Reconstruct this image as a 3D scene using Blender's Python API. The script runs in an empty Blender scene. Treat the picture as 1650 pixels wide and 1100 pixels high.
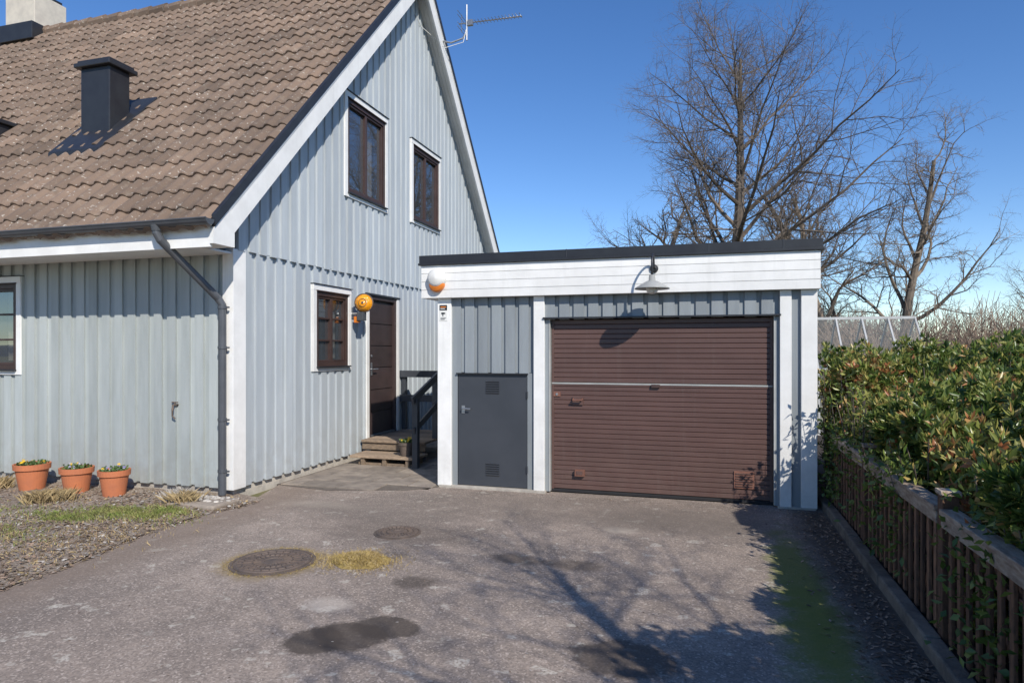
import bpy, math, random
import numpy as np
from mathutils import Vector, Matrix
R=random.Random(7)
C=bpy.context.scene.collection
# ------------------------------------------------------------ materials
def nodes(name):
    m=bpy.data.materials.new(name); m.use_nodes=True
    nt=m.node_tree; return m,nt,nt.nodes,nt.links,nt.nodes["Principled BSDF"]
def c4(c): return (c[0],c[1],c[2],1)
def noise(nt,scale,detail=4,rough=.55,vec=None):
    n=nt.nodes.new("ShaderNodeTexNoise"); n.inputs["Scale"].default_value=scale
    n.inputs["Detail"].default_value=detail; n.inputs["Roughness"].default_value=rough
    if vec is not None: nt.links.new(vec,n.inputs["Vector"])
    return n.outputs["Fac"]
def mth(nt,op,a,b=None,clamp=False):
    n=nt.nodes.new("ShaderNodeMath"); n.operation=op; n.use_clamp=clamp
    for i,x in enumerate((a,b)):
        if x is None: continue
        if isinstance(x,(int,float)): n.inputs[i].default_value=x
        else: nt.links.new(x,n.inputs[i])
    return n.outputs[0]
def mrange(nt,x,a,b,c=0.,d=1.):
    n=nt.nodes.new("ShaderNodeMapRange"); nt.links.new(x,n.inputs[0])
    for i,v in zip((1,2,3,4),(a,b,c,d)): n.inputs[i].default_value=v
    return n.outputs[0]
def mix(nt,f,a,b,mode='MIX'):
    n=nt.nodes.new("ShaderNodeMix"); n.data_type='RGBA'; n.blend_type=mode
    if isinstance(f,(int,float)): n.inputs[0].default_value=f
    else: nt.links.new(f,n.inputs[0])
    for i,x in ((6,a),(7,b)):
        if isinstance(x,tuple): n.inputs[i].default_value=c4(x)
        else: nt.links.new(x,n.inputs[i])
    return n.outputs[2]
def objco(nt,sc=(1,1,1)):
    t=nt.nodes.new("ShaderNodeTexCoord"); mp=nt.nodes.new("ShaderNodeMapping")
    mp.inputs["Scale"].default_value=sc; nt.links.new(t.outputs["Object"],mp.inputs[0]); return mp.outputs[0]
def bumpn(nt,h,strength,dist,bsdf):
    b=nt.nodes.new("ShaderNodeBump"); b.inputs["Strength"].default_value=strength; b.inputs["Distance"].default_value=dist
    nt.links.new(h,b.inputs["Height"]); nt.links.new(b.outputs[0],bsdf.inputs["Normal"])
def attr(nt,name="tint"):
    a=nt.nodes.new("ShaderNodeAttribute"); a.attribute_name=name; return a.outputs["Fac"]
def M(name,col,col2=None,rough=.7,scale=6,sc=(1,1,1),bump=.0,bscale=60,metal=0,tint=.3,spec=.5,var=.2,detail=6,grime=0):
    m,nt,N,L,b=nodes(name)
    if col2 is None: col2=tuple(x*(1-var) for x in col)
    v=objco(nt,sc)
    f=mrange(nt,noise(nt,scale,detail,.6,v),.35,.65)
    cc=mix(nt,f,tuple(col),tuple(col2))
    if grime:
        sp=nt.nodes.new("ShaderNodeSeparateXYZ"); v0=objco(nt); L.new(v0,sp.inputs[0])
        g1=mth(nt,'MULTIPLY',mrange(nt,sp.outputs[2],.1,.75,1,0),mrange(nt,noise(nt,7,5,.7,v0),.35,.7))
        cc=mix(nt,mth(nt,'MULTIPLY',g1,grime),cc,(.25,.23,.19))
        g2=mrange(nt,noise(nt,3,5,.7,objco(nt,(6,6,.35))),.55,.8,0,grime*.7); cc=mix(nt,g2,cc,(.31,.31,.28))
    t=mrange(nt,attr(nt),0,1,1-tint,1+tint)
    g=nt.nodes.new("ShaderNodeVectorMath"); g.operation='SCALE'; L.new(cc,g.inputs[0]); L.new(t,g.inputs["Scale"])
    L.new(g.outputs[0],b.inputs["Base Color"])
    b.inputs["Roughness"].default_value=rough; b.inputs["Metallic"].default_value=metal
    b.inputs["Specular IOR Level"].default_value=spec
    if bump: bumpn(nt,noise(nt,bscale,3,.6,v),bump,.01,b)
    return m
m_gable=M("paint_blue_grey",(.455,.492,.512),(.40,.437,.46),rough=.6,scale=2.5,sc=(4,4,.5),bump=.15,bscale=30,tint=.09,grime=.4)
m_front=M("paint_blue_grey_weathered_shaded",(.405,.435,.425),(.34,.37,.36),rough=.65,scale=2.5,sc=(4,4,.5),bump=.15,bscale=30,tint=.12,grime=.5)  # gable paint again, slightly weathered; darker light on the front put into the colour
m_gar=M("paint_grey_garage",(.25,.275,.29),(.215,.237,.25),rough=.55,scale=2.5,sc=(4,4,.5),bump=.12,bscale=30,tint=.10,grime=.3)
m_white=M("paint_white",(.81,.80,.77),(.72,.71,.68),rough=.5,scale=4,bump=.06,bscale=40,tint=.06,grime=.25)
m_black=M("metal_black",(.028,.03,.034),(.02,.02,.024),rough=.42,scale=5,tint=.2)
m_pipe=M("metal_dark_grey",(.085,.09,.10),(.065,.07,.078),rough=.4,scale=5,tint=.1)
m_brown=M("door_brown_metal",(.112,.062,.052),(.092,.051,.043),rough=.42,scale=1.6,sc=(1,1,3),tint=.10,grime=.10)
m_brown2=M("window_frame_brown",(.062,.036,.03),(.045,.026,.022),rough=.4,scale=8,tint=.1)
m_rust=M("rusty_fitting",(.20,.09,.06),(.15,.065,.045),rough=.6,scale=20,tint=.1)
m_edoor=M("entrance_door_brown",(.055,.036,.034),(.04,.027,.026),rough=.45,scale=6,tint=.15)
m_char=M("charcoal_paint",(.048,.053,.063),(.040,.045,.054),rough=.45,scale=3,bump=.05,tint=.15)
m_conc=M("concrete",(.46,.42,.36),(.32,.29,.25),rough=.9,scale=7,bump=.5,bscale=60,tint=.15)
m_wood=M("weathered_wood",(.34,.25,.17),(.19,.14,.10),rough=.85,scale=5,sc=(3,12,12),bump=.5,bscale=20,tint=.3)
m_fence=M("fence_brown_wood",(.22,.11,.06),(.10,.055,.036),rough=.8,scale=6,sc=(6,6,2),bump=.4,bscale=30,tint=.4)
m_rail=M("fence_rail_weathered",(.50,.41,.32),(.26,.18,.13),rough=.85,scale=5,sc=(8,2,8),bump=.4,bscale=30,tint=.25)
m_kerb=M("kerb_concrete",(.22,.19,.155),(.105,.09,.075),rough=.95,scale=6,bump=.8,bscale=50,tint=.2)
m_terra=M("terracotta",(.52,.17,.07),(.44,.15,.07),rough=.8,scale=7,bump=.1,tint=.1)
m_soil=M("soil",(.035,.025,.018),rough=1,tint=.3)
m_steel=M("galvanised_steel",(.45,.46,.47),(.35,.36,.37),rough=.35,metal=.8,tint=.1)
m_iron=M("cast_iron",(.15,.11,.085),(.09,.07,.06),rough=.75,scale=9,bump=.4,bscale=90,tint=.2)
m_bark=M("bark",(.165,.13,.10),(.10,.08,.064),rough=.9,scale=8,bump=.4,bscale=20,tint=.3)
m_bark2=M("bark_pale",(.25,.20,.15),(.15,.12,.095),rough=.9,scale=8,tint=.3)
m_shrub=M("bare_shrub_twigs",(.24,.175,.125),(.15,.11,.085),rough=.9,scale=1,tint=.45)
m_cham=M("chimney_plaster",(.55,.50,.42),(.45,.41,.35),rough=.9,tint=.1)
m_felt=M("roof_felt",(.04,.04,.042),rough=.9,tint=.1)
m_grass=M("grass_blades",(.15,.20,.04),(.26,.24,.09),rough=.7,scale=6,tint=.5)
m_straw=M("dry_grass",(.42,.32,.16),(.28,.20,.10),rough=.8,scale=9,tint=.45)
m_moss=M("moss_clump",(.38,.28,.09),(.25,.175,.06),rough=.9,scale=14,tint=.45)
m_leaflit=M("leaf_litter",(.30,.21,.15),(.13,.088,.06),rough=.9,scale=30,tint=.6)
m_pale=M("pale_stones",(.5,.46,.4),(.33,.30,.27),rough=.9,scale=20,tint=.3)
m_yel=M("flower_yellow",(.8,.5,.02),rough=.6,tint=.2)
m_vio=M("flower_violet",(.12,.08,.3),(.6,.6,.6),rough=.6,tint=.3,scale=40)
m_pleaf=M("pansy_leaves",(.07,.12,.03),rough=.6,tint=.4)
m_plastic=M("white_plastic",(.75,.74,.70),rough=.35,tint=.03,var=.05)
m_orange=M("orange_plastic",(.75,.22,.03),rough=.3,tint=.1)
m_slab=M("paving_slab",(.31,.26,.21),(.18,.15,.125),rough=.9,scale=5,bump=.5,bscale=50,tint=.16)
m_sand=M("joint_sand",(.18,.15,.12),(.11,.09,.075),rough=1,scale=9,bump=.5,tint=.1)
m_curt=M("curtain",(.6,.58,.52),rough=.9,tint=.1)
m_dark=M("interior_dark",(.02,.02,.022),rough=.9,tint=.1)
m_zinc=M("enamel_grey",(.42,.42,.40),(.33,.33,.31),rough=.35,tint=.1)
m_gfr=M("greenhouse_aluminium",(.5,.5,.48),rough=.4,tint=.1)
m_amber,nt,N,L,b=nodes("amber_lens"); b.inputs["Base Color"].default_value=(.85,.33,.01,1); b.inputs["Roughness"].default_value=.15; b.inputs["Coat Weight"].default_value=.6
wv=nt.nodes.new("ShaderNodeTexVoronoi"); wv.inputs["Scale"].default_value=60; L.new(objco(nt),wv.inputs["Vector"]); bumpn(nt,wv.outputs["Distance"],.6,.01,b)
m_glass,nt,N,L,b=nodes("window_glass")
b.inputs["Base Color"].default_value=(.34,.37,.40,1); b.inputs["Roughness"].default_value=.02; b.inputs["Metallic"].default_value=.85
b.inputs["Alpha"].default_value=.72
bumpn(nt,noise(nt,1.6,2,.5,objco(nt)),.10,.02,b)
m_ghg,nt,N,L,b=nodes("greenhouse_glass"); b.inputs["Base Color"].default_value=(.55,.58,.55,1); b.inputs["Roughness"].default_value=.1; b.inputs["Alpha"].default_value=.12
# roof tiles
m_tile,nt,N,L,b=nodes("concrete_roof_tiles")
v=objco(nt)
cc=mix(nt,mrange(nt,noise(nt,1.1,6,.65,v),.3,.7),(.21,.145,.103),(.145,.103,.075))
cc=mix(nt,mrange(nt,noise(nt,9,5,.6,v),.56,.70,0,.45),cc,(.28,.23,.175))
cc=mix(nt,mrange(nt,noise(nt,24,3,.5,v),.64,.69,0,.8),cc,(.44,.40,.34))
cc=mix(nt,mrange(nt,noise(nt,4,5,.6,v),.60,.75,0,.6),cc,(.07,.055,.04))
g=nt.nodes.new("ShaderNodeVectorMath"); g.operation='SCALE'; L.new(cc,g.inputs[0]); L.new(mrange(nt,attr(nt),0,1,.72,1.28),g.inputs["Scale"]); L.new(g.outputs[0],b.inputs["Base Color"])
b.inputs["Roughness"].default_value=.9; bumpn(nt,noise(nt,70,4,.6,v),.5,.01,b)
# hedge leaf
m_leaf,nt,N,L,b=nodes("hedge_leaves")
r=nt.nodes.new("ShaderNodeValToRGB"); e=r.color_ramp.elements
e[0].position=0; e[0].color=(.045,.085,.02,1); e[1].position=1; e[1].color=(.45,.17,.07,1)
for p,c in ((.28,(.10,.165,.035)),(.52,(.24,.29,.07)),(.76,(.42,.40,.12)),(.90,(.50,.33,.13))):
    x=e.new(p); x.color=c4(c)
L.new(attr(nt),r.inputs[0]); L.new(r.outputs[0],b.inputs["Base Color"]); b.inputs["Roughness"].default_value=.34
tr=nt.nodes.new("ShaderNodeBsdfTranslucent"); L.new(r.outputs[0],tr.inputs[0]); ms=nt.nodes.new("ShaderNodeMixShader"); ms.inputs[0].default_value=.36
L.new(b.outputs[0],ms.inputs[1]); L.new(tr.outputs[0],ms.inputs[2]); L.new(ms.outputs[0],N["Material Output"].inputs[0])
# ------------------------------------------------------------ mesh builder
class MB:
    def __init__(s): s.v=[];s.f=[];s.m=[];s.t=[];s.mats=[];s.n=0
    def mi(s,mat):
        if mat not in s.mats: s.mats.append(mat)
        return s.mats.index(mat)
    def add(s,vs,fs,mat,t=None):
        o=s.n; s.v.extend([tuple(p) for p in vs]); s.n+=len(vs); k=s.mi(mat)
        if t is None: t=R.random()
        for f in fs: s.f.append(tuple(i+o for i in f)); s.m.append(k); s.t.append(t)
    def box(s,x0,x1,y0,y1,z0,z1,mat,t=None,xf=None):
        x0,x1=min(x0,x1),max(x0,x1);y0,y1=min(y0,y1),max(y0,y1)
        vs=[(x0,y0,z0),(x1,y0,z0),(x1,y1,z0),(x0,y1,z0),(x0,y0,z1),(x1,y0,z1),(x1,y1,z1),(x0,y1,z1)]
        if xf: vs=[xf@Vector(p) for p in vs]
        s.add(vs,[(3,2,1,0),(4,5,6,7),(0,1,5,4),(1,2,6,5),(2,3,7,6),(3,0,4,7)],mat,t)
    def beam(s,p0,p1,w,h,mat,t=None,up=(0,0,1)):
        p0=Vector(p0);p1=Vector(p1);d=p1-p0;L=d.length;d.normalize();u=Vector(up)
        a=d.cross(u); 
        if a.length<1e-4: a=d.cross(Vector((1,0,0)))
        a.normalize(); u=a.cross(d).normalized()
        m=Matrix((( d.x,a.x,u.x,p0.x),(d.y,a.y,u.y,p0.y),(d.z,a.z,u.z,p0.z),(0,0,0,1)))
        s.box(0,L,-w/2,w/2,-h/2,h/2,mat,t,m)
    def tube(s,pts,rs,n,mat,t=None,cap=True):
        pts=[Vector(p) for p in pts]; vs=[];fs=[]
        a=None
        for i,p in enumerate(pts):
            d=(pts[min(i+1,len(pts)-1)]-pts[max(i-1,0)]).normalized()
            if a is None:
                a=d.cross(Vector((0,0,1)) if abs(d.z)<.9 else Vector((1,0,0))).normalized()
            else:
                a=(a-d*a.dot(d)).normalized()
            b=d.cross(a); r=rs[i] if hasattr(rs,'__len__') else rs
            for k in range(n):
                q=2*math.pi*k/n; vs.append(p+(a*math.cos(q)+b*math.sin(q))*r)
        for i in range(len(pts)-1):
            for k in range(n):
                k2=(k+1)%n; fs.append((i*n+k,i*n+k2,(i+1)*n+k2,(i+1)*n+k))
        if cap and n>3:
            fs.append(tuple(range(n))[::-1]); fs.append(tuple((len(pts)-1)*n+k for k in range(n)))
        s.add(vs,fs,mat,t)
    def lathe(s,o,prof,n,mat,axis=(0,0,1),t=None):
        ax=Vector(axis).normalized(); a=ax.orthogonal().normalized(); b=ax.cross(a); o=Vector(o)
        vs=[];fs=[]
        for (r,h) in prof:
            for k in range(n):
                q=2*math.pi*k/n; vs.append(o+ax*h+(a*math.cos(q)+b*math.sin(q))*r)
        for i in range(len(prof)-1):
            for k in range(n):
                k2=(k+1)%n; fs.append((i*n+k,i*n+k2,(i+1)*n+k2,(i+1)*n+k))
        s.add(vs,fs,mat,t)
    def build(s,name,parent=None,smooth=False,bevel=0):
        me=bpy.data.meshes.new(name); me.from_pydata(s.v,[],s.f)
        for m in s.mats: me.materials.append(m)
        me.polygons.foreach_set("material_index",s.m)
        a=me.attributes.new("tint",'FLOAT','FACE'); a.data.foreach_set("value",s.t)
        if smooth: me.polygons.foreach_set("use_smooth",[True]*len(s.f))
        me.update()
        o=bpy.data.objects.new(name,me); C.objects.link(o)
        if parent: o.parent=parent
        if bevel:
            b=o.modifiers.new("bevel",'BEVEL'); b.width=bevel; b.segments=2; b.limit_method='ANGLE'
        return o
def empty(name):
    e=bpy.data.objects.new(name,None); C.objects.link(e); e.empty_display_size=.2; return e
# ------------------------------------------------------------ layout constants (metres; X right along garage front, Y depth)
XG=-4.93; YF=5.96; XL=-17.0; YB=14.74; AP=10.35
OV=.30; EY=5.33; SL=1.06
def zt(y): return 2.87+SL*((y-EY) if y<=AP else (2*AP-y-EY))
class Wall:
    """local coords a(along), d(outwards), z"""
    def __init__(s,kind,plane): s.k=kind; s.p=plane
    def P(s,a,d,z): return (s.p+d,a,z) if s.k=='x' else (a,s.p-d,z)
    def box(s,mb,a0,a1,d0,d1,z0,z1,mat,t=None):
        if s.k=='x': mb.box(s.p+d0,s.p+d1,a0,a1,z0,z1,mat,t)
        else: mb.box(a0,a1,s.p-d0,s.p-d1,z0,z1,mat,t)
def siding(mb,w,a0,a1,z0,ztop,mat,pitch,over,d0=0.,dep=.024,holes=()):
    cuts=[];a=a0;k=0
    while a<a1-1e-6:
        wd=(pitch*over if k%2==0 else pitch*(1-over))*R.uniform(.96,1.04)
        b=min(a+wd,a1); cuts.append((a,b,k%2==0,R.random())); a=b;k+=1
    for a,b,up,t in cuts:
        d=d0+(dep+R.uniform(-.003,.003) if up else 0)
        bb=sorted({a,b}|{x for h in holes for x in (h[0],h[1]) if a<x<b})
        for u,v in zip(bb[:-1],bb[1:]):
            mid=(u+v)/2; segs=[[z0,None]]
            for h in holes:
                if h[0]<=mid<=h[1]:
                    new=[]
                    for sg in segs:
                        hi=sg[1] if sg[1] is not None else 99
                        if h[3]<=sg[0] or h[2]>=hi: new.append(sg); continue
                        if h[2]>sg[0]: new.append([sg[0],h[2]])
                        if h[3]<hi: new.append([h[3],sg[1]])
                    segs=new
            jz=R.uniform(-.005,.005)+(-.012 if up else 0)
            for lo,hi in segs:
                h0=ztop(u) if hi is None else hi; h1=ztop(v) if hi is None else hi
                l=lo+(jz if lo==z0 else 0)
                q=[w.P(u,d,l),w.P(v,d,l),w.P(v,d,h1),w.P(u,d,h0)]
                e=[w.P(u,d0-.02,l),w.P(v,d0-.02,l),w.P(v,d0-.02,h1),w.P(u,d0-.02,h0)]
                mb.add(q+e,[(0,1,2,3),(0,4,5,1),(1,5,6,2),(3,2,6,7),(0,3,7,4)],mat,t)
def window(parent,name,w,a0,a1,z0,z1,tw=.075,cols=2,rows=1,fw=.055,curt=False,depth=.0,brown=m_brown2):
    mb=MB()
    o=.045+depth
    w.box(mb,a0,a1,-.02,o,z1-tw,z1,m_white); w.box(mb,a0,a0+tw,-.02,o-.003,z0,z1-tw,m_white); w.box(mb,a1-tw,a1,-.02,o-.003,z0,z1-tw,m_white)
    w.box(mb,a0+tw,a1-tw,-.02,o-.003,z0,z0+tw*.6,m_white)
    w.box(mb,a0-.01,a1+.01,-.01,o+.02,z1+.001,z1+.010,m_black)
    b0,b1,y0,y1=a0+tw,a1-tw,z0+tw*.6,z1-tw
    w.box(mb,b0-.01,b1+.01,-.01,o+.035,y0+.0,y0+.018,m_black)
    w.box(mb,b0-.01,b1+.01,-.01,o+.012,y1-.015,y1,m_brown2)
    y0+=.018; y1-=.015
    w.box(mb,b0,b0+fw,-.10,.03+depth,y0,y1,brown); w.box(mb,b1-fw,b1,-.10,.03+depth,y0,y1,brown)
    w.box(mb,b0+fw,b1-fw,-.10,.03+depth,y0,y0+fw,brown); w.box(mb,b0+fw,b1-fw,-.10,.03+depth,y1-fw,y1,brown)
    i0,i1,j0,j1=b0+fw,b1-fw,y0+fw,y1-fw
    sf=.03
    for k in range(cols):
        s0=i0+(i1-i0)*k/cols; s1=i0+(i1-i0)*(k+1)/cols
        for (p0,p1,q0,q1) in ((s0,s0+sf,j0,j1),(s1-sf,s1,j0,j1),(s0+sf,s1-sf,j0,j0+sf),(s0+sf,s1-sf,j1-sf,j1)):
            w.box(mb,p0+.001,p1-.001,-.07,.012+depth,q0,q1,brown)
        for r in range(1,rows):
            zc=j0+(j1-j0)*r/rows; w.box(mb,s0+sf,s1-sf,-.06,.004+depth,zc-.011,zc+.011,brown)
        mb.add([w.P(s0+sf,-.03+depth,j0+sf),w.P(s1-sf,-.03+depth,j0+sf),w.P(s1-sf,-.03+depth,j1-sf),w.P(s0+sf,-.03+depth,j1-sf)],[(0,1,2,3)],m_glass,.5)
    if curt:
        n=24; cw=(i1-i0)*.30
        for c0 in (i0,i1-cw):
            vs=[];fs=[]
            for i in range(n+1):
                a=c0+cw*i/n; d=-.16+.02*math.sin(i*1.7)
                vs+= [w.P(a,d,j0+.05),w.P(a,d,j1)]
                if i: fs.append((2*i-2,2*i,2*i+1,2*i-1))
            mb.add(vs,fs,m_curt,.5)
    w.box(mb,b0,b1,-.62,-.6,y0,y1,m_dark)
    return mb.build(name,parent,bevel=.003)
# ============================================================ HOUSE
house=empty("gable_house")
WG=Wall('x',XG); WF=Wall('y',YF)
holesL=[(7.48,8.29,1.39,2.40),(8.86,9.82,.25,2.42)]
holesU=[(8.21,9.36,3.83,5.19),(10.36,11.51,3.86,5.17)]
mb=MB(); siding(mb,WG,YF+.16,YB,.12,lambda a:2.76,m_gable,.19,.60,holes=holesL); mb.build("gable_siding_lower",house)
mb=MB(); siding(mb,WG,YF+.03,YB,2.705,lambda a:zt(a)-.20,m_gable,.19,.60,d0=.028,holes=holesU); mb.build("gable_siding_upper",house)
mb=MB(); siding(mb,WF,XL,XG-.10,.12,lambda a:2.72,m_front,.19,.60,holes=[(-9.25,-8.03,1.38,2.44)]); mb.build("front_siding",house)
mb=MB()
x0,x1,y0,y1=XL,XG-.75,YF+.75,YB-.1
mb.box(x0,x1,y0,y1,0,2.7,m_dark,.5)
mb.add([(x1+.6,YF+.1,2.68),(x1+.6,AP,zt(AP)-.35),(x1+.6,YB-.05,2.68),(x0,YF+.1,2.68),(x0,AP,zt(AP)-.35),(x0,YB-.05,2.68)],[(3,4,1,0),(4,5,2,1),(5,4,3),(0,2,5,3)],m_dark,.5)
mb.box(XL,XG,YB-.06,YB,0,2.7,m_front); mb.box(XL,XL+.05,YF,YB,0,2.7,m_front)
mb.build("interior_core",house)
mb=MB()
mb.box(XL,XG-.025,YF+.03,YF+.3,-.2,.135,m_conc); mb.box(XG-.3,XG-.02,YF+.035,YB,-.2,.13,m_conc)
mb.build("foundation",house,bevel=.006)
mb=MB()
WG.box(mb,YF-.045,YF+.16,-.05,.042,.10,2.70,m_white); WF.box(mb,XG-.10,XG-.052,-.05,.042,.10,2.66,m_white)
mb.build("corner_boards",house,bevel=.003)
window(house,"window_ground_floor_gable",WG,7.42,8.36,1.33,2.47,rows=3,cols=2,curt=True)
window(house,"window_upper_gable",WG,8.14,9.43,3.77,5.26,tw=.08,cols=2,rows=1,depth=.03,curt=True)
window(house,"window_upper_gable_far",WG,10.29,11.58,3.80,5.24,tw=.08,cols=2,rows=1,depth=.03)
window(house,"window_front",WF,-9.32,-7.96,1.31,2.50,rows=3,cols=2,curt=True)
# entrance door
mb=MB()
WG.box(mb,8.80,8.88,-.02,.045,.28,2.44,m_white); WG.box(mb,9.80,9.88,-.02,.045,.28,2.44,m_white)
WG.box(mb,8.78,9.90,-.02,.055,2.44,2.47,m_black)
WG.box(mb,8.88,8.94,-.12,.03,.28,2.44,m_edoor);WG.box(mb,9.74,9.80,-.12,.03,.28,2.44,m_edoor);WG.box(mb,8.94,9.74,-.12,.03,2.38,2.44,m_edoor)
n=6
for i in range(n):
    z0=.33+(2.36-.33)*i/n; z1=.33+(2.36-.33)*(i+1)/n-.012; WG.box(mb,8.945,9.735,-.06,-.012,z0,z1,m_edoor)
WG.box(mb,8.94,9.74,-.08,-.03,.29,2.38,m_edoor,.2); WG.box(mb,8.94,9.74,-.06,.03,.285,.32,m_steel)
mb.tube([WG.P(9.02,-.012,1.32),WG.P(9.02,.05,1.32),WG.P(9.13,.05,1.32)],.011,8,m_steel)
WG.box(mb,8.99,9.05,-.012,.0,1.22,1.42,m_steel); mb.lathe(WG.P(9.02,-.012,1.52),[(0,.02),(.022,.018),(.022,0)],12,m_steel,axis=(1,0,0))
mb.build("entrance_door",house,bevel=.003)
# roof tiles
def tiles(name,x0,x1,front=True):
    p=.20; crs=.32; npw=8; Ls=math.hypot(AP-EY+.05,(AP-EY+.05)*SL); nc=int(Ls/crs)
    cs=1/math.hypot(1,SL); sn=SL/math.hypot(1,SL)
    nx=int((x1-x0)/p*npw); us=[x0+(x1-x0)*i/nx for i in range(nx+1)]
    V=[];F_=[];T=[]
    base=0
    def prof(u):
        q=(u/p)%1.0
        return .034*max(0,math.sin(math.pi*min(q/.62,1)))**.8 if q<.62 else -.004*math.sin(math.pi*(q-.62)/.38)
    pr=[prof(u) for u in us]; col=[int(math.floor(u/(2*p))) for u in us]
    for k in range(nc+1):
        v0=k*crs-.03; v1=min((k+1)*crs,Ls)
        if v1<=v0: break
        jit={c:R.uniform(-.007,.007) for c in range(min(col)-1,max(col)+2)}
        tt={c:min(1,max(0,R.gauss(.5,.22))) for c in range(min(col)-1,max(col)+2)}
        rows=[(v0,-.012),(v0,.030),(v0+.01,.037),(v1,.008)]
        for v,h in rows:
            for i,u in enumerate(us):
                hh=h+(pr[i] if h>-.01 else pr[i]*.7)+jit[col[i]]*(1 if v==v0 or v==v0+.01 else .3)
                vv=v+jit[col[i]]*1.5*(1 if v<v1-.01 else 0)
                y=EY-.05+vv*cs-hh*sn; z=2.87-.05*SL+vv*sn+hh*cs
                if not front: y=2*AP-y
                V.append((u,y,z))
        w=nx+1
        for r in range(3):
            for i in range(nx):
                a=base+r*w+i
                f=(a,a+1,a+w+1,a+w)
                F_.append(f if front else f[::-1]); T.append(tt[col[i]])
        base+=4*w
    me=bpy.data.meshes.new(name); me.from_pydata(V,[],F_); me.materials.append(m_tile)
    a=me.attributes.new("tint",'FLOAT','FACE'); a.data.foreach_set("value",T); me.update()
    o=bpy.data.objects.new(name,me); C.objects.link(o); o.parent=house
tiles("roof_tiles_front",XL-.3,XG+OV-.02); tiles("roof_tiles_back",XL-.3,XG+OV-.02,False)
mb=MB()
x=XL-.3
while x<XG+OV-.05:
    mb.tube([(x,AP,zt(AP)+.01),(x+.41,AP,zt(AP)+.025)],[.115,.13],10,m_tile); x+=.38
mb.build("ridge_tiles",house)
mb=MB()
def slab(ya,yb,xa,xb,o1,o2,mat,t=.5):
    vs=[]
    for x in (xa,xb):
        vs+=[(x,ya,zt(ya)+o2),(x,yb,zt(yb)+o2),(x,yb,zt(yb)+o1),(x,ya,zt(ya)+o1)]
    mb.add(vs,[(0,1,2,3),(7,6,5,4),(0,4,5,1),(1,5,6,2),(2,6,7,3),(3,7,4,0)],mat,t)
YB2=2*AP-EY
XE=XG+OV
for ya,yb in ((EY,AP),(YB2,AP)):
    sg=1 if ya<yb else -1
    slab(ya+sg*.07,yb,XL-.3,XE-.05,-.02,-.14,m_dark)
    slab(ya+sg*.20,yb,XE-.03,XE,-.058,-.38,m_white)           # barge board
    slab(ya,yb,XE-.028,XE+.018,.065,-.055,m_black)         # dark verge flashing
    for i in range(3):
        xa=XG+.03+i*.07; slab(ya+sg*.3,yb,xa+.002,xa+.068,-.17,-.20,m_white,R.random())
    slab(ya+sg*.20,yb,XE+.0015,XE+.008,-.058,-.088,m_white)
mb.box(XL,XG+.02,EY+.035,YF-.03,2.64,2.66,m_white)
mb.box(XL,XE-.045,EY+.0,EY+.03,2.62,2.845,m_white)
# barge foot box
ft=5.62
vs=[(XE+.004,EY-.01,2.65),(XE+.004,ft,2.65),(XE+.004,ft,zt(ft)-.33),(XE+.004,EY+.24,zt(EY+.24)-.062),(XE+.004,EY-.01,zt(EY-.01)-.062)]
k=len(vs); vs+=[(XE-.04,v[1],v[2]) for v in vs]
mb.add(vs,[tuple(range(k)),tuple(range(k,2*k))[::-1]]+[(i,k+i,k+(i+1)%k,(i+1)%k) for i in range(k)],m_white,.5)
mb.box(XG+.03,XE-.041,EY+.031,ft-.004,2.652,2.67,m_white); mb.box(XG+.03,XE-.041,ft-.02,ft,2.672,3.0,m_white)
mb.build("roof_trim",house)
# gutter + downpipe
mb=MB()
gy,gz,gr=EY-.085,2.875,.058; vs=[];fs=[]
xs=[XL-.3,XE+.03]
n=10
for x in xs:
    for k in range(n+1):
        q=math.pi+math.pi*k/n; vs.append((x,gy+gr*math.cos(q),gz+gr*math.sin(q)*1.0))
    for k in range(n+1):
        q=2*math.pi-math.pi*k/n; vs.append((x,gy+(gr-.006)*math.cos(q),gz+(gr-.006)*math.sin(q)))
w=2*(n+1)
for k in range(w): fs.append((k,(k+1)%w,w+(k+1)%w,w+k))
mb.add(vs,fs,m_pipe,.5)
mb.add([(XE+.03,gy+gr*math.cos(math.pi+math.pi*k/n),gz+gr*math.sin(math.pi+math.pi*k/n)) for k in range(n+1)],[tuple(range(n+1))],m_pipe,.5)
mb.tube([(XL-.3,gy-gr,gz),(XE+.03,gy-gr,gz)],.009,8,m_pipe,.5)
x=XE-.4
while x>XL:
    mb.box(x,x+.025,gy-gr-.004,gy+gr+.02,gz-.004,gz+.004,m_pipe); x-=.6
mb.build("gutter",house)
mb=MB()
px,py=-4.985,YF-.095
tx=-5.24
pts=[(tx,gy,gz-.05),(tx,gy,gz-.11),(tx+.02,gy+.02,gz-.17),(px-.03,py-.03,2.16),(px,py,2.09),(px,py,2.0),(px,py,.12),(px,py-.0,.06)]
mb.tube(pts,.041,14,m_pipe,.5)
mb.tube([(tx,gy,gz-.03),(tx,gy,gz-.09)],[.058,.046],14,m_pipe,.5)
for z in (2.05,1.62,.85,.3):
    mb.tube([(px,py,z),(px,py,z+.03)],.048,14,m_pipe,.3); mb.box(px-.012,px+.012,py,YF-.04,z+.005,z+.025,m_pipe); mb.box(px,px+.085,py-.01,py+.01,z+.005,z+.022,m_pipe)
mb.build("downpipe",house,smooth=False)
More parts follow.
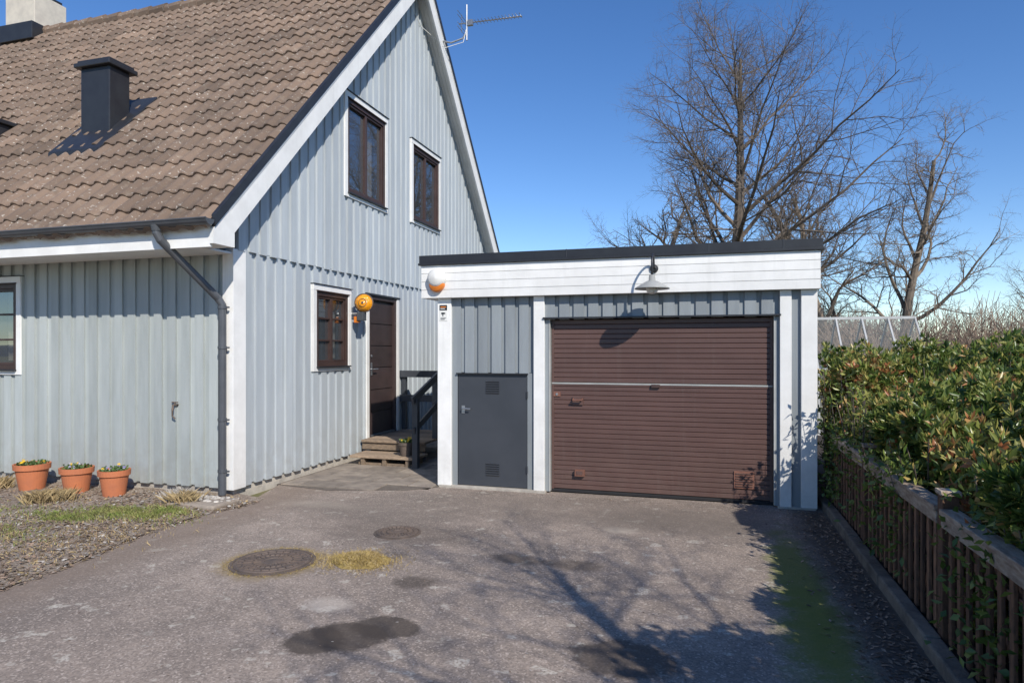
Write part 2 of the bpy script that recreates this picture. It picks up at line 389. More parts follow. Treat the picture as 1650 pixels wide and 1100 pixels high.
# roof vent
mb=MB()
mb.box(-8.06,-7.57,6.80,7.12,4.2,5.37,m_black,.5)
mb.box(-8.12,-7.51,6.74,7.20,5.37,5.43,m_black,.6)
mb.box(-8.09,-7.54,6.77,7.17,5.43,5.47,m_black,.4)
ya,yb,xa,xb=6.48,7.40,-8.24,-7.38
vs=[(xa,ya,zt(ya)+.085),(xb,ya,zt(ya)+.085),(xb,yb,zt(yb)+.085),(xa,yb,zt(yb)+.085)]
vs+=[(p[0],p[1],p[2]-.06) for p in vs]
mb.add(vs,[(0,1,2,3),(0,4,5,1),(1,5,6,2),(3,7,4,0)],m_black,.5)
mb.build("roof_vent_box",house,bevel=.012)
mb=MB(); mb.box(-10.3,-9.8,6.95,7.3,4.4,4.88,m_black,.5); mb.box(-10.35,-9.75,6.9,7.36,4.88,4.94,m_black,.5); mb.build("roof_hatch",house,bevel=.01)
# chimney
mb=MB()
mb.box(-14.0,-13.2,10.1,10.8,7.6,8.95,m_cham); mb.box(-13.95,-13.25,10.15,10.75,8.95,9.03,m_black); mb.tube([(-13.6,10.45,8.9),(-13.6,10.45,9.5)],.14,16,m_black)
mb.box(-14.06,-13.14,10.0,10.86,7.95,8.30,m_black)
mb.build("chimney",house,bevel=.01)
mb=MB()
mb.tube([(-5.66,YF,1.0),(-5.66,YF-.07,1.0),(-5.66,YF-.08,.94)],.012,8,m_iron); mb.tube([(-5.70,YF-.045,1.03),(-5.62,YF-.045,1.03)],.008,6,m_iron)
mb.tube([(-5.66,YF-.045,1.0),(-5.66,YF-.045,1.03)],.008,6,m_iron)
mb.tube([(-5.66,YF-.08,.94),(-5.67,YF-.07,.88),(-5.64,YF-.06,.85)],.009,6,m_iron)
mb.build("wall_tap",house)
# beacon lamp
bl=empty("amber_beacon_lamp")
mb=MB(); o=Vector((-4.69,8.36,2.28))
mb.lathe(o,[(0,.075),(.06,.068),(.10,.045),(.122,.0)],28,m_amber,axis=(.25,-1,0)); mb.lathe(o,[(.122,0),(.13,.0),(.13,-.03),(.10,-.045),(.122,-.05),(.10,-.09),(0,-.12)],28,m_amber,axis=(.25,-1,0))
mb.lathe(o,[(.124,.006),(.136,.006),(.136,-.022),(.124,-.022)],28,m_iron,axis=(.25,-1,0))
mb.build("lens",bl,smooth=True)
mb=MB(); mb.lathe(o,[(.052,.078),(.058,.079),(.058,.066)],24,m_iron,axis=(.25,-1,0)); mb.lathe(o,[(0,.084),(.016,.084),(.018,.07)],12,m_iron,axis=(.25,-1,0))
mb.tube([(XG+.02,8.38,2.13),(-4.80,8.38,2.13),(-4.72,8.37,2.18)],.018,8,m_steel); mb.box(XG,XG+.04,8.33,8.43,2.06,2.22,m_steel); mb.box(-4.78,-4.68,8.32,8.42,2.03,2.15,m_pipe)
mb.box(-4.84,-4.77,8.34,8.41,2.0,2.09,m_orange); mb.build("bracket",bl,bevel=.004)
# antenna
an=empty("tv_antenna"); mb=MB()
ax,ay=-4.25,11.35
mb.tube([(XE,11.12,7.23),(-4.5,11.2,7.22),(-4.32,11.32,7.33),(ax,ay,7.45)],.016,8,m_steel)
mb.tube([(ax,ay,7.3),(ax,ay,7.95)],.017,8,m_steel)
mb.tube([(ax-.15,ay,7.62),(ax+1.05,ay+.02,7.60)],.012,6,m_steel)
for i in range(14):
    x=ax+.18+i*.065; mb.tube([(x,ay-.10,7.61),(x,ay+.10,7.61)],.005,5,m_steel)
for z in (-.14,-.07,.07,.14): mb.tube([(ax-.10,ay-.22,7.62+z),(ax-.10,ay+.22,7.62+z)],.005,5,m_steel)
mb.tube([(ax-.10,ay,7.46),(ax-.10,ay,7.78)],.008,5,m_steel); mb.box(ax+.02,ax+.12,ay-.03,ay+.03,7.56,7.66,m_steel)
mb.tube([(ax,ay,7.55),(ax-.05,ay-.05,7.25),(ax-.35,ay-.2,7.12),(XG+.05,10.7,7.35),(XG+.05,10.1,7.6)],.006,5,m_plastic)
mb.build("yagi",an)
# ============================================================ GARAGE
gar=empty("flat_roof_garage"); YG=7.2; WQ=Wall('y',YG)
mb=MB()
for a0,a1 in ((-3.06,-2.89),(-1.89,-1.765),(.70,.81),(.90,1.05)): WQ.box(mb,a0,a1,-.05,.01,.015,2.215,m_white)
mb.box(-3.06,-3.02,YG+.052,YG+.2,.015,2.215,m_white); mb.box(1.01,1.05,YG+.052,YG+.2,.015,2.215,m_white)
mb.build("posts",gar,bevel=.004)
mb=MB()
f0=YG-.075
bh=(2.60-2.215)/4
for i in range(4):
    z0=2.215+i*bh
    mb.box(-3.24,1.07,f0,f0+.022,z0+.003,z0+bh-.003,m_white)
mb.box(-3.22,1.05,f0+.008,f0+.07,2.217,2.6,m_white,.1)
for i in range(4):
    z0=2.215+i*bh; mb.box(-3.24,-3.218,f0+.024,YG+6.3,z0+.003,z0+bh-.003,m_white); mb.box(1.048,1.07,f0+.024,YG+6.3,z0+.003,z0+bh-.003,m_white)
mb.box(-3.217,-3.06,f0+.072,YG+6.3,2.22,2.235,m_white)
mb.build("fascia",gar,bevel=.002)
mb=MB()
mb.box(-3.27,1.10,f0-.03,YG+6.35,2.60,2.625,m_black); mb.box(-3.26,1.09,f0-.02,f0+.12,2.625,2.715,m_black)
mb.box(-3.26,-3.14,f0+.122,YG+6.34,2.625,2.715,m_black); mb.box(.97,1.09,f0+.122,YG+6.34,2.625,2.715,m_black)
for x in (-1.5,.0,.72): mb.box(x,x+.01,f0-.024,f0+.1,2.622,2.719,m_black,1.)
mb.box(-3.13,.96,f0+.13,YG+6.3,2.5,2.64,m_felt)
mb.build("roof_cap",gar,bevel=.003)
mb=MB()
H=lambda a:2.23
siding(mb,WQ,-2.89,-1.89,1.345,H,m_gar,.165,.70,d0=-.045,dep=.022)
siding(mb,WQ,-1.97,-1.89,.03,lambda a:1.345,m_gar,.2,.7,d0=-.045,dep=.02)
siding(mb,WQ,-2.89,-2.82,.03,lambda a:1.345,m_gar,.2,.7,d0=-.045,dep=.02)
siding(mb,WQ,-1.765,-1.72,.03,lambda a:1.965,m_gar,.2,.7,d0=-.045,dep=.02)
siding(mb,WQ,.66,.70,.03,lambda a:1.965,m_gar,.2,.7,d0=-.045,dep=.02)
siding(mb,WQ,-1.765,.70,1.965,H,m_gar,.165,.70,d0=-.045,dep=.022)
siding(mb,WQ,.81,.90,.03,H,m_gar,.2,.6,d0=-.045,dep=.02)
y=YG+.2
while y<YG+6.2:
    mb.box(-3.03,-3.0,y,y+.19,.05,2.24,m_gar); mb.box(-3.045,-3.03,y-.02,y+.09,.05,2.24,m_gar)
    mb.box(.99,1.02,y,y+.19,.05,2.24,m_gar); mb.box(1.02,1.035,y-.02,y+.09,.05,2.24,m_gar); y+=.19
mb.box(-3.03,1.03,YG+6.2,YG+6.25,0,2.5,m_gar)
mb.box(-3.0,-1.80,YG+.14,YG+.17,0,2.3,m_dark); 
mb.build("siding",gar)
mb=MB(); mb.box(-3.04,-1.75,YG-.03,YG+.12,-.1,.028,m_conc); mb.box(.68,1.04,YG-.02,YG+.12,-.1,.02,m_conc); mb.box(-3.02,-2.9,YG+.12,YG+6.2,-.1,.06,m_conc); mb.box(.9,1.03,YG+.12,YG+6.2,-.1,.06,m_conc)
mb.build("plinth",gar,bevel=.005)
mb=MB()
YD=YG+.09
def ribs(z0,z1,n,x0,x1):
    vs=[];fs=[];h=(z1-z0)/n
    prof=[(0,.009),(.12,.0),(.86,.0),(.96,.009)]
    rows=[]
    for k in range(n):
        for q,d in prof: rows.append((z0+(k+q)*h,YD+d))
    rows.append((z1,YD+.01))
    for x in (x0,x1):
        for zz,yy in rows: vs.append((x,yy,zz))
    w=len(rows)
    for k in range(w-1): fs.append((k,w+k,w+k+1,k+1))
    mb.add(vs,fs,m_brown,.5)
ribs(.045,1.205,22,-1.69,.63); ribs(1.245,1.95,13,-1.69,.63)
mb.box(-1.70,.64,YD-.006,YD+.03,1.205,1.225,m_brown,.9); mb.box(-1.70,.64,YD-.012,YD+.03,1.226,1.243,m_zinc,.3)
mb.box(-1.70,-1.675,YD-.008,YD+.03,.04,1.204,m_brown,.3); mb.box(.615,.64,YD-.008,YD+.03,.04,1.204,m_brown,.3)
mb.box(-1.70,-1.675,YD-.008,YD+.03,1.244,1.95,m_brown,.3); mb.box(.615,.64,YD-.008,YD+.03,1.244,1.95,m_brown,.3)
mb.box(-1.71,.65,YD-.004,YD+.05,.012,.042,m_dark)
mb.box(-1.72,-1.705,YG+.02,YG+.14,.02,1.96,m_zinc); mb.box(.645,.66,YG+.02,YG+.14,.02,1.96,m_zinc)
mb.box(-1.78,.71,YG-.03,YG+.14,1.958,1.975,m_black)
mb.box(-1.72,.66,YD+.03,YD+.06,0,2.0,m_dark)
mb.box(-.59,-.50,YD-.03,YD,1.20,1.235,m_brown2)
mb.box(-1.46,-1.34,YD-.02,YD,.995,1.085,m_brown,.4); mb.tube([(-1.45,YD-.02,1.06),(-1.45,YD-.06,1.05),(-1.35,YD-.06,1.05),(-1.35,YD-.02,1.06)],.010,8,m_rust)
mb.box(-1.68,-1.60,YD-.012,YD,1.085,1.135,m_rust,1.); mb.lathe((-1.64,YD-.012,1.11),[(0,.006),(.014,.006),(.014,0)],10,m_steel,axis=(0,-1,0))
mb.box(-1.43,-1.32,YD-.045,YD,.20,.27,m_rust,.2); mb.box(-1.41,-1.34,YD-.05,YD-.045,.22,.26,m_brown)
mb.box(.26,.46,YD-.012,YD,.16,.34,m_rust,1.)
for k in range(6): mb.box(.275,.445,YD-.02,YD-.012,.18+k*.026,.19+k*.026,m_brown,.5)
mb.build("garage_door",gar,bevel=.002)
mb=MB()
YS=YG+.03
mb.box(-2.815,-1.975,YS,YS+.04,.035,1.335,m_char,.5)
mb.box(-2.83,-1.96,YS-.035,YS+.0,1.33,1.343,m_black)
for zc in (1.17,.22):
    for k in range(6):
        zz=zc-.07+k*.026; mb.add([(-2.47,YS-.002,zz),(-2.31,YS-.002,zz),(-2.31,YS-.014,zz+.016),(-2.47,YS-.014,zz+.016),(-2.47,YS,zz+.019),(-2.31,YS,zz+.019)],[(0,1,2,3),(3,2,5,4)],m_char,.9)
mb.box(-2.77,-2.73,YS-.008,YS,.87,.96,m_steel); mb.tube([(-2.75,YS-.008,.93),(-2.75,YS-.045,.93),(-2.65,YS-.045,.925)],.009,8,m_steel)
for z in (.25,1.1): mb.tube([(-1.972,YS-.012,z-.04),(-1.972,YS-.012,z+.04)],.009,8,m_char)
mb.box(-2.83,-2.817,YS-.004,YS+.04,.03,1.34,m_dark); mb.box(-1.973,-1.962,YS-.004,YS+.04,.03,1.34,m_dark)
mb.build("store_door",gar,bevel=.003)
# siren
si=empty("alarm_siren"); mb=MB()
mb.lathe((-3.03,f0,2.445),[(.112,0),(.112,.035),(.104,.065),(.075,.088),(0,.098)],32,m_plastic,axis=(0,-1,0)); mb.build("housing",si,smooth=True)
mb=MB(); mb.lathe((-3.03,f0,2.375),[(.092,0),(.092,.05),(.075,.068),(.0,.07)],28,m_orange,axis=(0,-1,0),t=.5); mb.build("strobe_lens",si,smooth=True)
# alarm sign
sg=empty("alarm_notice_sign"); mb=MB()
ys=YG-.011
mb.box(-3.035,-2.935,ys-.003,ys,1.95,2.14,m_plastic,.5); mb.box(-3.033,-2.937,ys-.0045,ys-.003,2.075,2.138,m_black,.5)
mb.box(-3.02,-2.95,ys-.006,ys-.0045,2.108,2.12,m_orange); mb.box(-3.02,-2.965,ys-.006,ys-.0045,2.09,2.098,m_plastic)
mb.box(-3.01,-2.975,ys-.006,ys-.003,2.03,2.05,m_black); mb.box(-2.975,-2.96,ys-.006,ys-.003,2.033,2.047,m_black); mb.box(-2.995,-2.985,ys-.006,ys-.003,2.005,2.03,m_black)
for k in range(3): mb.box(-3.02,-2.95-.01*k,ys-.005,ys-.003,1.985-.01*k,1.989-.01*k,m_black)
mb.build("plate",sg)
# gooseneck lamp
gl=empty("gooseneck_wall_lamp"); mb=MB()
lx=-.55
mb.lathe((lx,f0,2.47),[(.045,0),(.045,.015),(.02,.03)],16,m_black,axis=(0,-1,0))
pts=[(lx,f0-.02,2.47)]
for k in range(11):
    q=math.pi*k/10; pts.append((lx,f0-.15+.11*math.cos(q),2.49+.11*math.sin(q)))
pts.append((lx,f0-.26,2.36)); mb.tube(pts,.012,8,m_black,.5)
mb.build("arm",gl,smooth=True)
mb=MB(); o=(lx,f0-.26,2.22)
mb.lathe(o,[(.0,.16),(.03,.155),(.035,.10),(.07,.085),(.175,.022),(.178,.012),(.165,.018),(.06,.07),(.0,.075)],36,m_zinc)
mb.lathe(o,[(.05,.07),(.062,.02),(.055,-.015),(.03,-.035),(0,-.04)],20,m_plastic); mb.build("shade",gl,smooth=True)
# ============================================================ STEPS + RAILING
st=empty("entrance_steps"); mb=MB()
for i in range(6):
    mb.box(XG+.06,-3.86,8.60+i*.235,8.60+i*.235+.225,.265,.30,m_wood)
mb.box(XG+.06,-3.86,8.63,8.66,.16,.262,m_wood,.2)
for i in range(3): mb.box(XG+.14,-3.80,8.14+i*.15,8.14+i*.15+.142,.115,.15,m_wood)
mb.box(XG+.25,-3.86,8.19,8.22,0,.05,m_wood,0)
for x in (XG+.3,-4.3,-3.95): mb.box(x,x+.06,8.16,8.6,0,.113,m_wood,.0)
for y in (8.64,9.3,9.85): 
    for x in (XG+.12,-3.96): mb.box(x,x+.07,y,y+.07,0,.262,m_char)
mb.build("treads",st,bevel=.005)
mb=MB()
mb.box(-3.83,-3.75,8.12,8.20,0,.95,m_char); mb.box(-3.92,-3.84,9.0,9.08,0.302,1.22,m_char); mb.box(-3.92,-3.84,9.95,10.03,0,1.22,m_char); mb.box(XG+.05,XG+.12,9.95,10.03,.302,1.22,m_char)
mb.beam((-3.79,8.05,.93),(-3.83,9.1,1.27),.035,.10,m_char); mb.beam((-3.79,8.10,.52),(-3.83,9.1,.85),.03,.09,m_char)
mb.beam((-3.83,9.05,1.25),(-3.83,10.05,1.25),.035,.10,m_char); mb.beam((-3.83,9.05,.85),(-3.83,10.05,.85),.03,.09,m_char)
mb.beam((XG+.03,9.93,1.22),(-3.83,9.93,1.22),.035,.11,m_char); mb.beam((XG+.03,9.93,.82),(-3.83,9.93,.82),.035,.11,m_char)
mb.build("handrail",st,bevel=.004)
# ============================================================ POTS
def pot(name,x,y,z,r,h,mat,fl,nf=14):
    e=empty(name); mb=MB()
    mb.lathe((x,y,z),[(0,0),(r*.68,0),(r*.9,h*.78),(r*1.0,h*.79),(r*1.02,h),(r*.93,h),(r*.9,h*.86),(0,h*.86)],32,mat,t=.5); mb.build("pot",e)
    mb=MB(); 
    for i in range(170):
        q=R.uniform(0,6.28);rr=r*.85*math.sqrt(R.random());p=Vector((x+rr*math.cos(q),y+rr*math.sin(q),z+h*.88+R.uniform(0,.05)))
        a=Vector((R.uniform(-1,1),R.uniform(-1,1),R.uniform(.2,1))).normalized()*.03; b=a.orthogonal().normalized()*.012
        mb.add([p,p+a*.5+b,p+a,p+a*.5-b],[(0,1,2,3)],m_pleaf)
    for i in range(nf):
        q=R.uniform(0,6.28);rr=r*.8*math.sqrt(R.random());p=Vector((x+rr*math.cos(q),y+rr*math.sin(q),z+h*.9+R.uniform(.03,.07)))
        mt=fl if R.random()<.75 else m_yel
        nrm=Vector((R.uniform(-.6,.6),-1,R.uniform(.1,1.2))).normalized(); u=nrm.orthogonal().normalized(); w=nrm.cross(u)
        for k in range(5):
            qq=k*6.283/5; c=p+(u*math.cos(qq)+w*math.sin(qq))*.010
            mb.add([c+(u*math.cos(qq+t)+w*math.sin(qq+t))*.009+nrm*.002*k for t in (0,1.57,3.14,4.71)],[(0,1,2,3)],mt)
    mb.build("pansies",e)
pot("terracotta_flower_pot",-7.38,5.62,.03,.18,.29,m_terra,m_yel,10)
pot("terracotta_flower_pot.001",-6.72,5.62,.03,.168,.28,m_terra,m_vio,7)
pot("terracotta_flower_pot.002",-6.19,5.62,.03,.158,.28,m_terra,m_vio,7)
pot("brown_flower_pot",-4.0,8.3,.15,.11,.19,m_iron,m_yel,8)
# ============================================================ GROUND
def polyobj(name,pts,z,mat,parent=None):
    mb=MB(); mb.add([(x,y,z) for x,y in pts],[tuple(range(len(pts)))],mat,.5); return mb.build(name,parent)
m_field,nt,N,L,b=nodes("field_grass"); v=objco(nt)
cc=mix(nt,mrange(nt,noise(nt,.25,6,.6,v),.35,.65),(.13,.13,.05),(.22,.18,.09)); cc=mix(nt,mrange(nt,noise(nt,6,5,.6,v),.4,.7,0,.6),cc,(.24,.20,.11)); L.new(cc,b.inputs["Base Color"]); b.inputs["Roughness"].default_value=1
mb=MB()
n=60; xs=[-600+1200*i/n for i in range(n+1)]
vs=[(x,y,-.03) for y in xs for x in xs]
mb.add(vs,[(j*(n+1)+i,j*(n+1)+i+1,(j+1)*(n+1)+i+1,(j+1)*(n+1)+i) for j in range(n) for i in range(n)],m_field,.5); mb.build("ground")
m_asph,nt,N,L,b=nodes("asphalt"); v=objco(nt)
cc=mix(nt,mrange(nt,noise(nt,.55,7,.65,v),.34,.66),(.43,.345,.28),(.27,.217,.178))
cc=mix(nt,mrange(nt,noise(nt,2.2,7,.75,v),.44,.70,0,.55),cc,(.17,.14,.118))
vo=nt.nodes.new("ShaderNodeTexVoronoi"); vo.inputs["Scale"].default_value=95; L.new(v,vo.inputs["Vector"])
gy_=nt.nodes.new("ShaderNodeSeparateColor"); L.new(vo.outputs["Color"],gy_.inputs[0])
cc=mix(nt,mrange(nt,gy_.outputs[0],.0,1.,.0,.55),cc,(.10,.082,.068))
cc=mix(nt,mrange(nt,gy_.outputs[1],.80,1.,.0,.6),cc,(.60,.50,.42))
cc=mix(nt,mth(nt,'MULTIPLY',mrange(nt,noise(nt,5.5,3,.5,v),.625,.67,0,.8),mrange(nt,noise(nt,60,2,.5,v),.35,.6)),cc,(.56,.51,.43))
cc=mix(nt,mrange(nt,noise(nt,11,2,.4,v),.70,.73,0,.6),cc,(.50,.45,.37))
sep=nt.nodes.new("ShaderNodeSeparateXYZ"); L.new(v,sep.inputs[0])
dis=noise(nt,4.5,5,.6,v); dis2=noise(nt,30,3,.6,v)
def blob(cx,cy,rx,ry,col,amt,soft=.12,rough=.5):
    global cc
    dx=mth(nt,'DIVIDE',mth(nt,'SUBTRACT',sep.outputs[0],cx),rx); dy=mth(nt,'DIVIDE',mth(nt,'SUBTRACT',sep.outputs[1],cy),ry)
    d=mth(nt,'SQRT',mth(nt,'ADD',mth(nt,'MULTIPLY',dx,dx),mth(nt,'MULTIPLY',dy,dy)))
    d=mth(nt,'ADD',d,mth(nt,'MULTIPLY',mth(nt,'SUBTRACT',dis,.5),rough*2)); d=mth(nt,'ADD',d,mth(nt,'MULTIPLY',mth(nt,'SUBTRACT',dis2,.5),.5))
    f=mrange(nt,d,1-soft,1+soft,amt,0); cc=mix(nt,f,cc,col)
D=(.06,.045,.035)
blob(-2.08,3.17,.17,.17,D,.84); blob(-1.80,3.45,.20,.16,D,.84); blob(-1.93,3.28,.22,.18,D,.84)
blob(-.42,3.45,.28,.20,D,.75); blob(-1.94,4.17,.15,.12,D,.65,.3); blob(-1.42,4.86,.2,.12,D,.65,.3); blob(-.95,4.85,.22,.12,D,.6,.3)
blob(-2.6,5.3,.75,.35,D,.35,.4); blob(-2.3,3.65,.14,.11,(.52,.45,.38),.6,.4); blob(-.75,5.9,.14,.10,(.52,.45,.37),.6,.4); blob(-3.9,6.0,.5,.12,(.46,.39,.31),.5,.5)
blob(-.2,6.3,.9,.4,(.13,.108,.09),.45,.5); blob(-3.3,5.9,.9,.35,(.14,.115,.095),.45,.5); blob(-1.0,6.5,1.9,.6,(.14,.115,.095),.45,.5)
blob(-3.16,4.26,.40,.38,(.27,.20,.11),.75,.15,.35)
blob(.62,4.9,.17,1.2,(.15,.17,.03),.85,.35,.9); blob(.60,4.0,.20,.8,(.15,.17,.03),.8,.35,.9); blob(1.0,4.8,.22,3.4,(.06,.05,.04),.9,.5,.5)
blob(-4.5,4.5,.35,3.5,(.21,.155,.115),.6,.5,.6)
L.new(cc,b.inputs["Base Color"]); b.inputs["Roughness"].default_value=.9
hh=mth(nt,'ADD',gy_.outputs[0],mth(nt,'MULTIPLY',noise(nt,12,4,.6,v),1.2)); bumpn(nt,hh,.65,.006,b)
edge=[(-4.62,-8),(-4.58,1.5),(-4.54,3.24),(-4.56,3.7),(-4.66,4.2),(-4.71,4.7),(-4.73,5.32),(-4.6,5.7)]
polyobj("driveway",[(1.12,-8),(1.12,7.6),(1.12,14),(-3.1,14),(-3.1,7.0),(-5.0,7.0)]+edge[::-1],-.0,m_asph)
mb=MB(); mb.add([(XG-.1,6.75,.004),(-4.2,6.62,.004),(-3.3,6.9,.004),(-3.03,7.15,.004),(-3.03,14.5,.004),(XG-.1,14.5,.004)],[(0,1,2,3,4,5)],m_sand,.3)
y=6.75;k=0
while y<12:
    x=XG+.03+( .0 if k%2 else -.25)
    while x<-3.1:
        a=max(x,XG+.03); c=min(x+.487,-3.09)
        if c-a>.06 and not (y<7.1 and c>-3.4): mb.box(a,c,y,y+.337,-.02,.012+R.uniform(0,.006),m_slab)
        x+=.5
    y+=.35;k+=1
mb.build("paving_slabs",bevel=.004)
def sn(x,y): return (math.sin(x*3.1+y*1.7)+math.sin(x*7.3-y*5.1)*.5+math.sin(x*13+y*17)*.25)/1.75
def edgex(y):
    for (xa,ya),(xb,yb) in zip(edge[:-1],edge[1:]):
        if ya<=y<=yb: return xa+(xb-xa)*(y-ya)/(yb-ya)
    return edge[-1][0] if y>5.7 else edge[0][0]
m_bed,nt,N,L,b=nodes("garden_soil"); v=objco(nt)
cc=mix(nt,mrange(nt,noise(nt,2.0,7,.7,v),.35,.65),(.36,.29,.225),(.20,.145,.108)); cc=mix(nt,mrange(nt,noise(nt,45,4,.7,v),.45,.65,0,.8),cc,(.50,.43,.35)); cc=mix(nt,mrange(nt,noise(nt,80,3,.7,v),.5,.62,0,.6),cc,(.085,.062,.045))
L.new(cc,b.inputs["Base Color"]); b.inputs["Roughness"].default_value=1; bumpn(nt,noise(nt,50,5,.7,v),1,.02,b)
def bedz(x,y):
    d=min(1,max(0,(edgex(y)-x)/.35)); return .004+.035*d+.012*sn(x*2,y*2)*d+.008*sn(x*9,y*9)*d
mb=MB(); nx,ny=160,80; vs=[]
for j in range(ny+1):
    y=-2+(YF+.1+2)*j/ny; ex=edgex(y)+.025*sn(1,y*6)+.02*sn(3,y*19)
    for i in range(nx+1):
        x=ex-(i/nx)**1.8*11; vs.append((x,y,bedz(x,y)))
mb.add(vs,[(j*(nx+1)+i+1,j*(nx+1)+i,(j+1)*(nx+1)+i,(j+1)*(nx+1)+i+1) for j in range(ny) for i in range(nx)],m_bed,.5); mb.build("garden_bed",smooth=True)
mb=MB()
for i in range(14000):
    y=R.uniform(2.3,5.9); x=edgex(y)+.06-abs(R.gauss(0,1.6))
    z=(bedz(x,y) if x<edgex(y) else .002)+.006
    a=R.uniform(0,6.28); l=R.uniform(.006,.026); w=l*R.uniform(.25,.7); u=Vector((math.cos(a),math.sin(a),R.uniform(-.3,.5)))*l; q=Vector((-math.sin(a),math.cos(a),R.uniform(-.4,.4)))*w
    p=Vector((x,y,z)); mt=m_leaflit if R.random()<.65 else (m_pale if R.random()<.5 else m_straw)
    mb.add([p-u,p-q,p+u,p+q],[(0,1,2,3)],mt)
for i in range(1900):
    x=1.08-abs(R.gauss(0,.17)); y=R.uniform(2.8,7.1); a=R.uniform(0,6.28); l=R.uniform(.006,.022)
    p=Vector((x,y,.006)); u=Vector((math.cos(a),math.sin(a),.2))*l;q=Vector((-math.sin(a),math.cos(a),-.2))*l*.5
    mb.add([p-u,p-q,p+u,p+q],[(0,1,2,3)],m_leaflit)
for i in range(1100):
    x=R.uniform(-4.5,1); y=R.uniform(2.6,7.1) if i%2 else 7.13-abs(R.gauss(0,.12)); a=R.uniform(0,6.28); l=R.uniform(.004,.012)
    if i%2==0: x=R.uniform(-3.0,1.0)
    p=Vector((x,y,.004)); u=Vector((math.cos(a),math.sin(a),.1))*l;q=Vector((-math.sin(a),math.cos(a),0))*l*.5
    mb.add([p-u,p-q,p+u,p+q],[(0,1,2,3)],m_leaflit if R.random()<.6 else m_pale)
mb.build("leaf_litter")
def blades(mb,cx,cy,sx,sy,n,h,mat,zf,splay=.4,w=.004):
    for i in range(n):
        x=R.gauss(cx,sx);y=R.gauss(cy,sy)
        z=zf(x,y); a=R.uniform(0,6.28); hh=h*R.uniform(.4,1.2); s=R.uniform(0,splay)*hh
        dx,dy=math.cos(a)*s,math.sin(a)*s; wx,wy=-math.sin(a)*w,math.cos(a)*w
        mb.add([(x-wx,y-wy,z),(x+wx,y+wy,z),(x+dx*.4+wx*.7,y+dy*.4+wy*.7,z+hh*.6),(x+dx,y+dy,z+hh),(x+dx*.4-wx*.7,y+dy*.4-wy*.7,z+hh*.6)],[(0,1,2,3,4)],mat)
def gz_(x,y): return bedz(x,y) if x<edgex(y) else 0.0
mb=MB()
for cx,cy,sx,sy,n in ((-5.35,4.98,.26,.10,1900),(-5.05,5.22,.14,.06,600),(-5.75,4.72,.22,.08,900),(-6.0,4.1,.35,.15,600),(-6.9,4.7,.5,.2,450),(-6.5,3.95,.3,.12,400)):
    blades(mb,cx,cy,sx,sy,n,.038,m_grass,gz_,1.3,.003)
mb.build("grass_patch")
mb=MB()
for cx,cy in ((-6.5,5.25),(-7.6,5.2),(-5.35,5.65),(-5.2,5.55),(-7.75,5.5),(-6.6,5.1)):
    blades(mb,cx,cy,.06,.05,420,.11,m_straw if cx!=-5.35 else m_pale,gz_,1.3,.0025)
blades(mb,-6.3,3.9,.5,.3,1500,.03,m_straw,gz_,1.8,.003); blades(mb,-5.0,4.4,.25,.5,900,.025,m_straw,gz_,1.8,.003)
mb.build("dry_tussocks")
mb=MB(); mb.box(-5.3,-4.72,5.42,5.82,.0,.055,m_slab,.8); mb.build("splash_slab",bevel=.02)
mb=MB()
for i in range(90):
    x=R.gauss(-5.1,.14);y=R.gauss(5.72,.07);r=R.uniform(.012,.032); z=.06 if -5.3<x<-4.72 and y<5.82 else .03
    mb.lathe((x,y,z-r*.3),[(0,-r*.6),(r*.8,-r*.3),(r,0),(r*.7,r*.5),(0,r*.6)],7,m_pale)
mb.build("pale_pebbles")
def manhole(name,x,y,r):
    e=empty(name); mb=MB()
    mb.lathe((x,y,0),[(r*1.08,-.01),(r*1.08,.008),(r*1.0,.008),(r*1.0,.003),(r*.97,.003),(r*.97,.009),(0,.009)],48,m_iron,t=.5)
    for rr in (.25,.5,.75,.9):
        mb.lathe((x,y,0),[(r*rr-.008,.009),(r*rr-.006,.014),(r*rr+.006,.014),(r*rr+.008,.009)],48,m_iron,t=.8)
    for k in range(24):
        q=k*6.283/24; a=Vector((math.cos(q),math.sin(q),0)); mb.beam(Vector((x,y,.0115))+a*r*.28,Vector((x,y,.0115))+a*r*.88,.009,.005,m_iron,.8)
    mb.build("cover",e)
manhole("manhole_cover",-3.16,4.26,.29); manhole("manhole_cover.001",-2.62,5.26,.19)
mb=MB()
vs=[];n=26;m_=8
for j in range(m_+1):
    for k in range(n):
        q=k*6.283/n; rr=(j/m_)*(1+.16*sn(math.cos(q)*2,math.sin(q)*3)); vs.append((-2.55+.24*rr*math.cos(q),4.46+.18*rr*math.sin(q),.04*(1-(j/m_)**2)*(1+.25*sn(q*4,j*2))+.001))
mb.add(vs,[(j*n+k,j*n+(k+1)%n,(j+1)*n+(k+1)%n,(j+1)*n+k) for j in range(m_) for k in range(n)],m_moss,.4)
def hz(x,y):
    d=((x+2.55)/.26)**2+((y-4.46)/.22)**2; return .038*max(0,1-d)
for i in range(6500):
    q=R.uniform(0,6.28);rr=abs(R.gauss(0,.58)); x=-2.55+.28*rr*math.cos(q); y=4.46+.21*rr*math.sin(q)+.03*math.sin(x*19); z=hz(x,y)
    a=R.uniform(0,6.28);l=.028; mb.add([(x,y,z),(x+.004,y+.002,z),(x+math.cos(a)*l,y+math.sin(a)*l,z+R.uniform(.0,.025))],[(0,1,2)],m_moss if R.random()<.7 else m_straw)
for i in range(1000):
    q=R.uniform(0,6.28);rr=.325+R.gauss(0,.022); x=-3.16+rr*math.cos(q); y=4.26+rr*math.sin(q); a=R.uniform(0,6.28);l=.02; mb.add([(x,y,.003),(x+.004,y+.002,.003),(x+math.cos(a)*l,y+math.sin(a)*l,.003+R.uniform(.0,.012))],[(0,1,2)],m_moss)
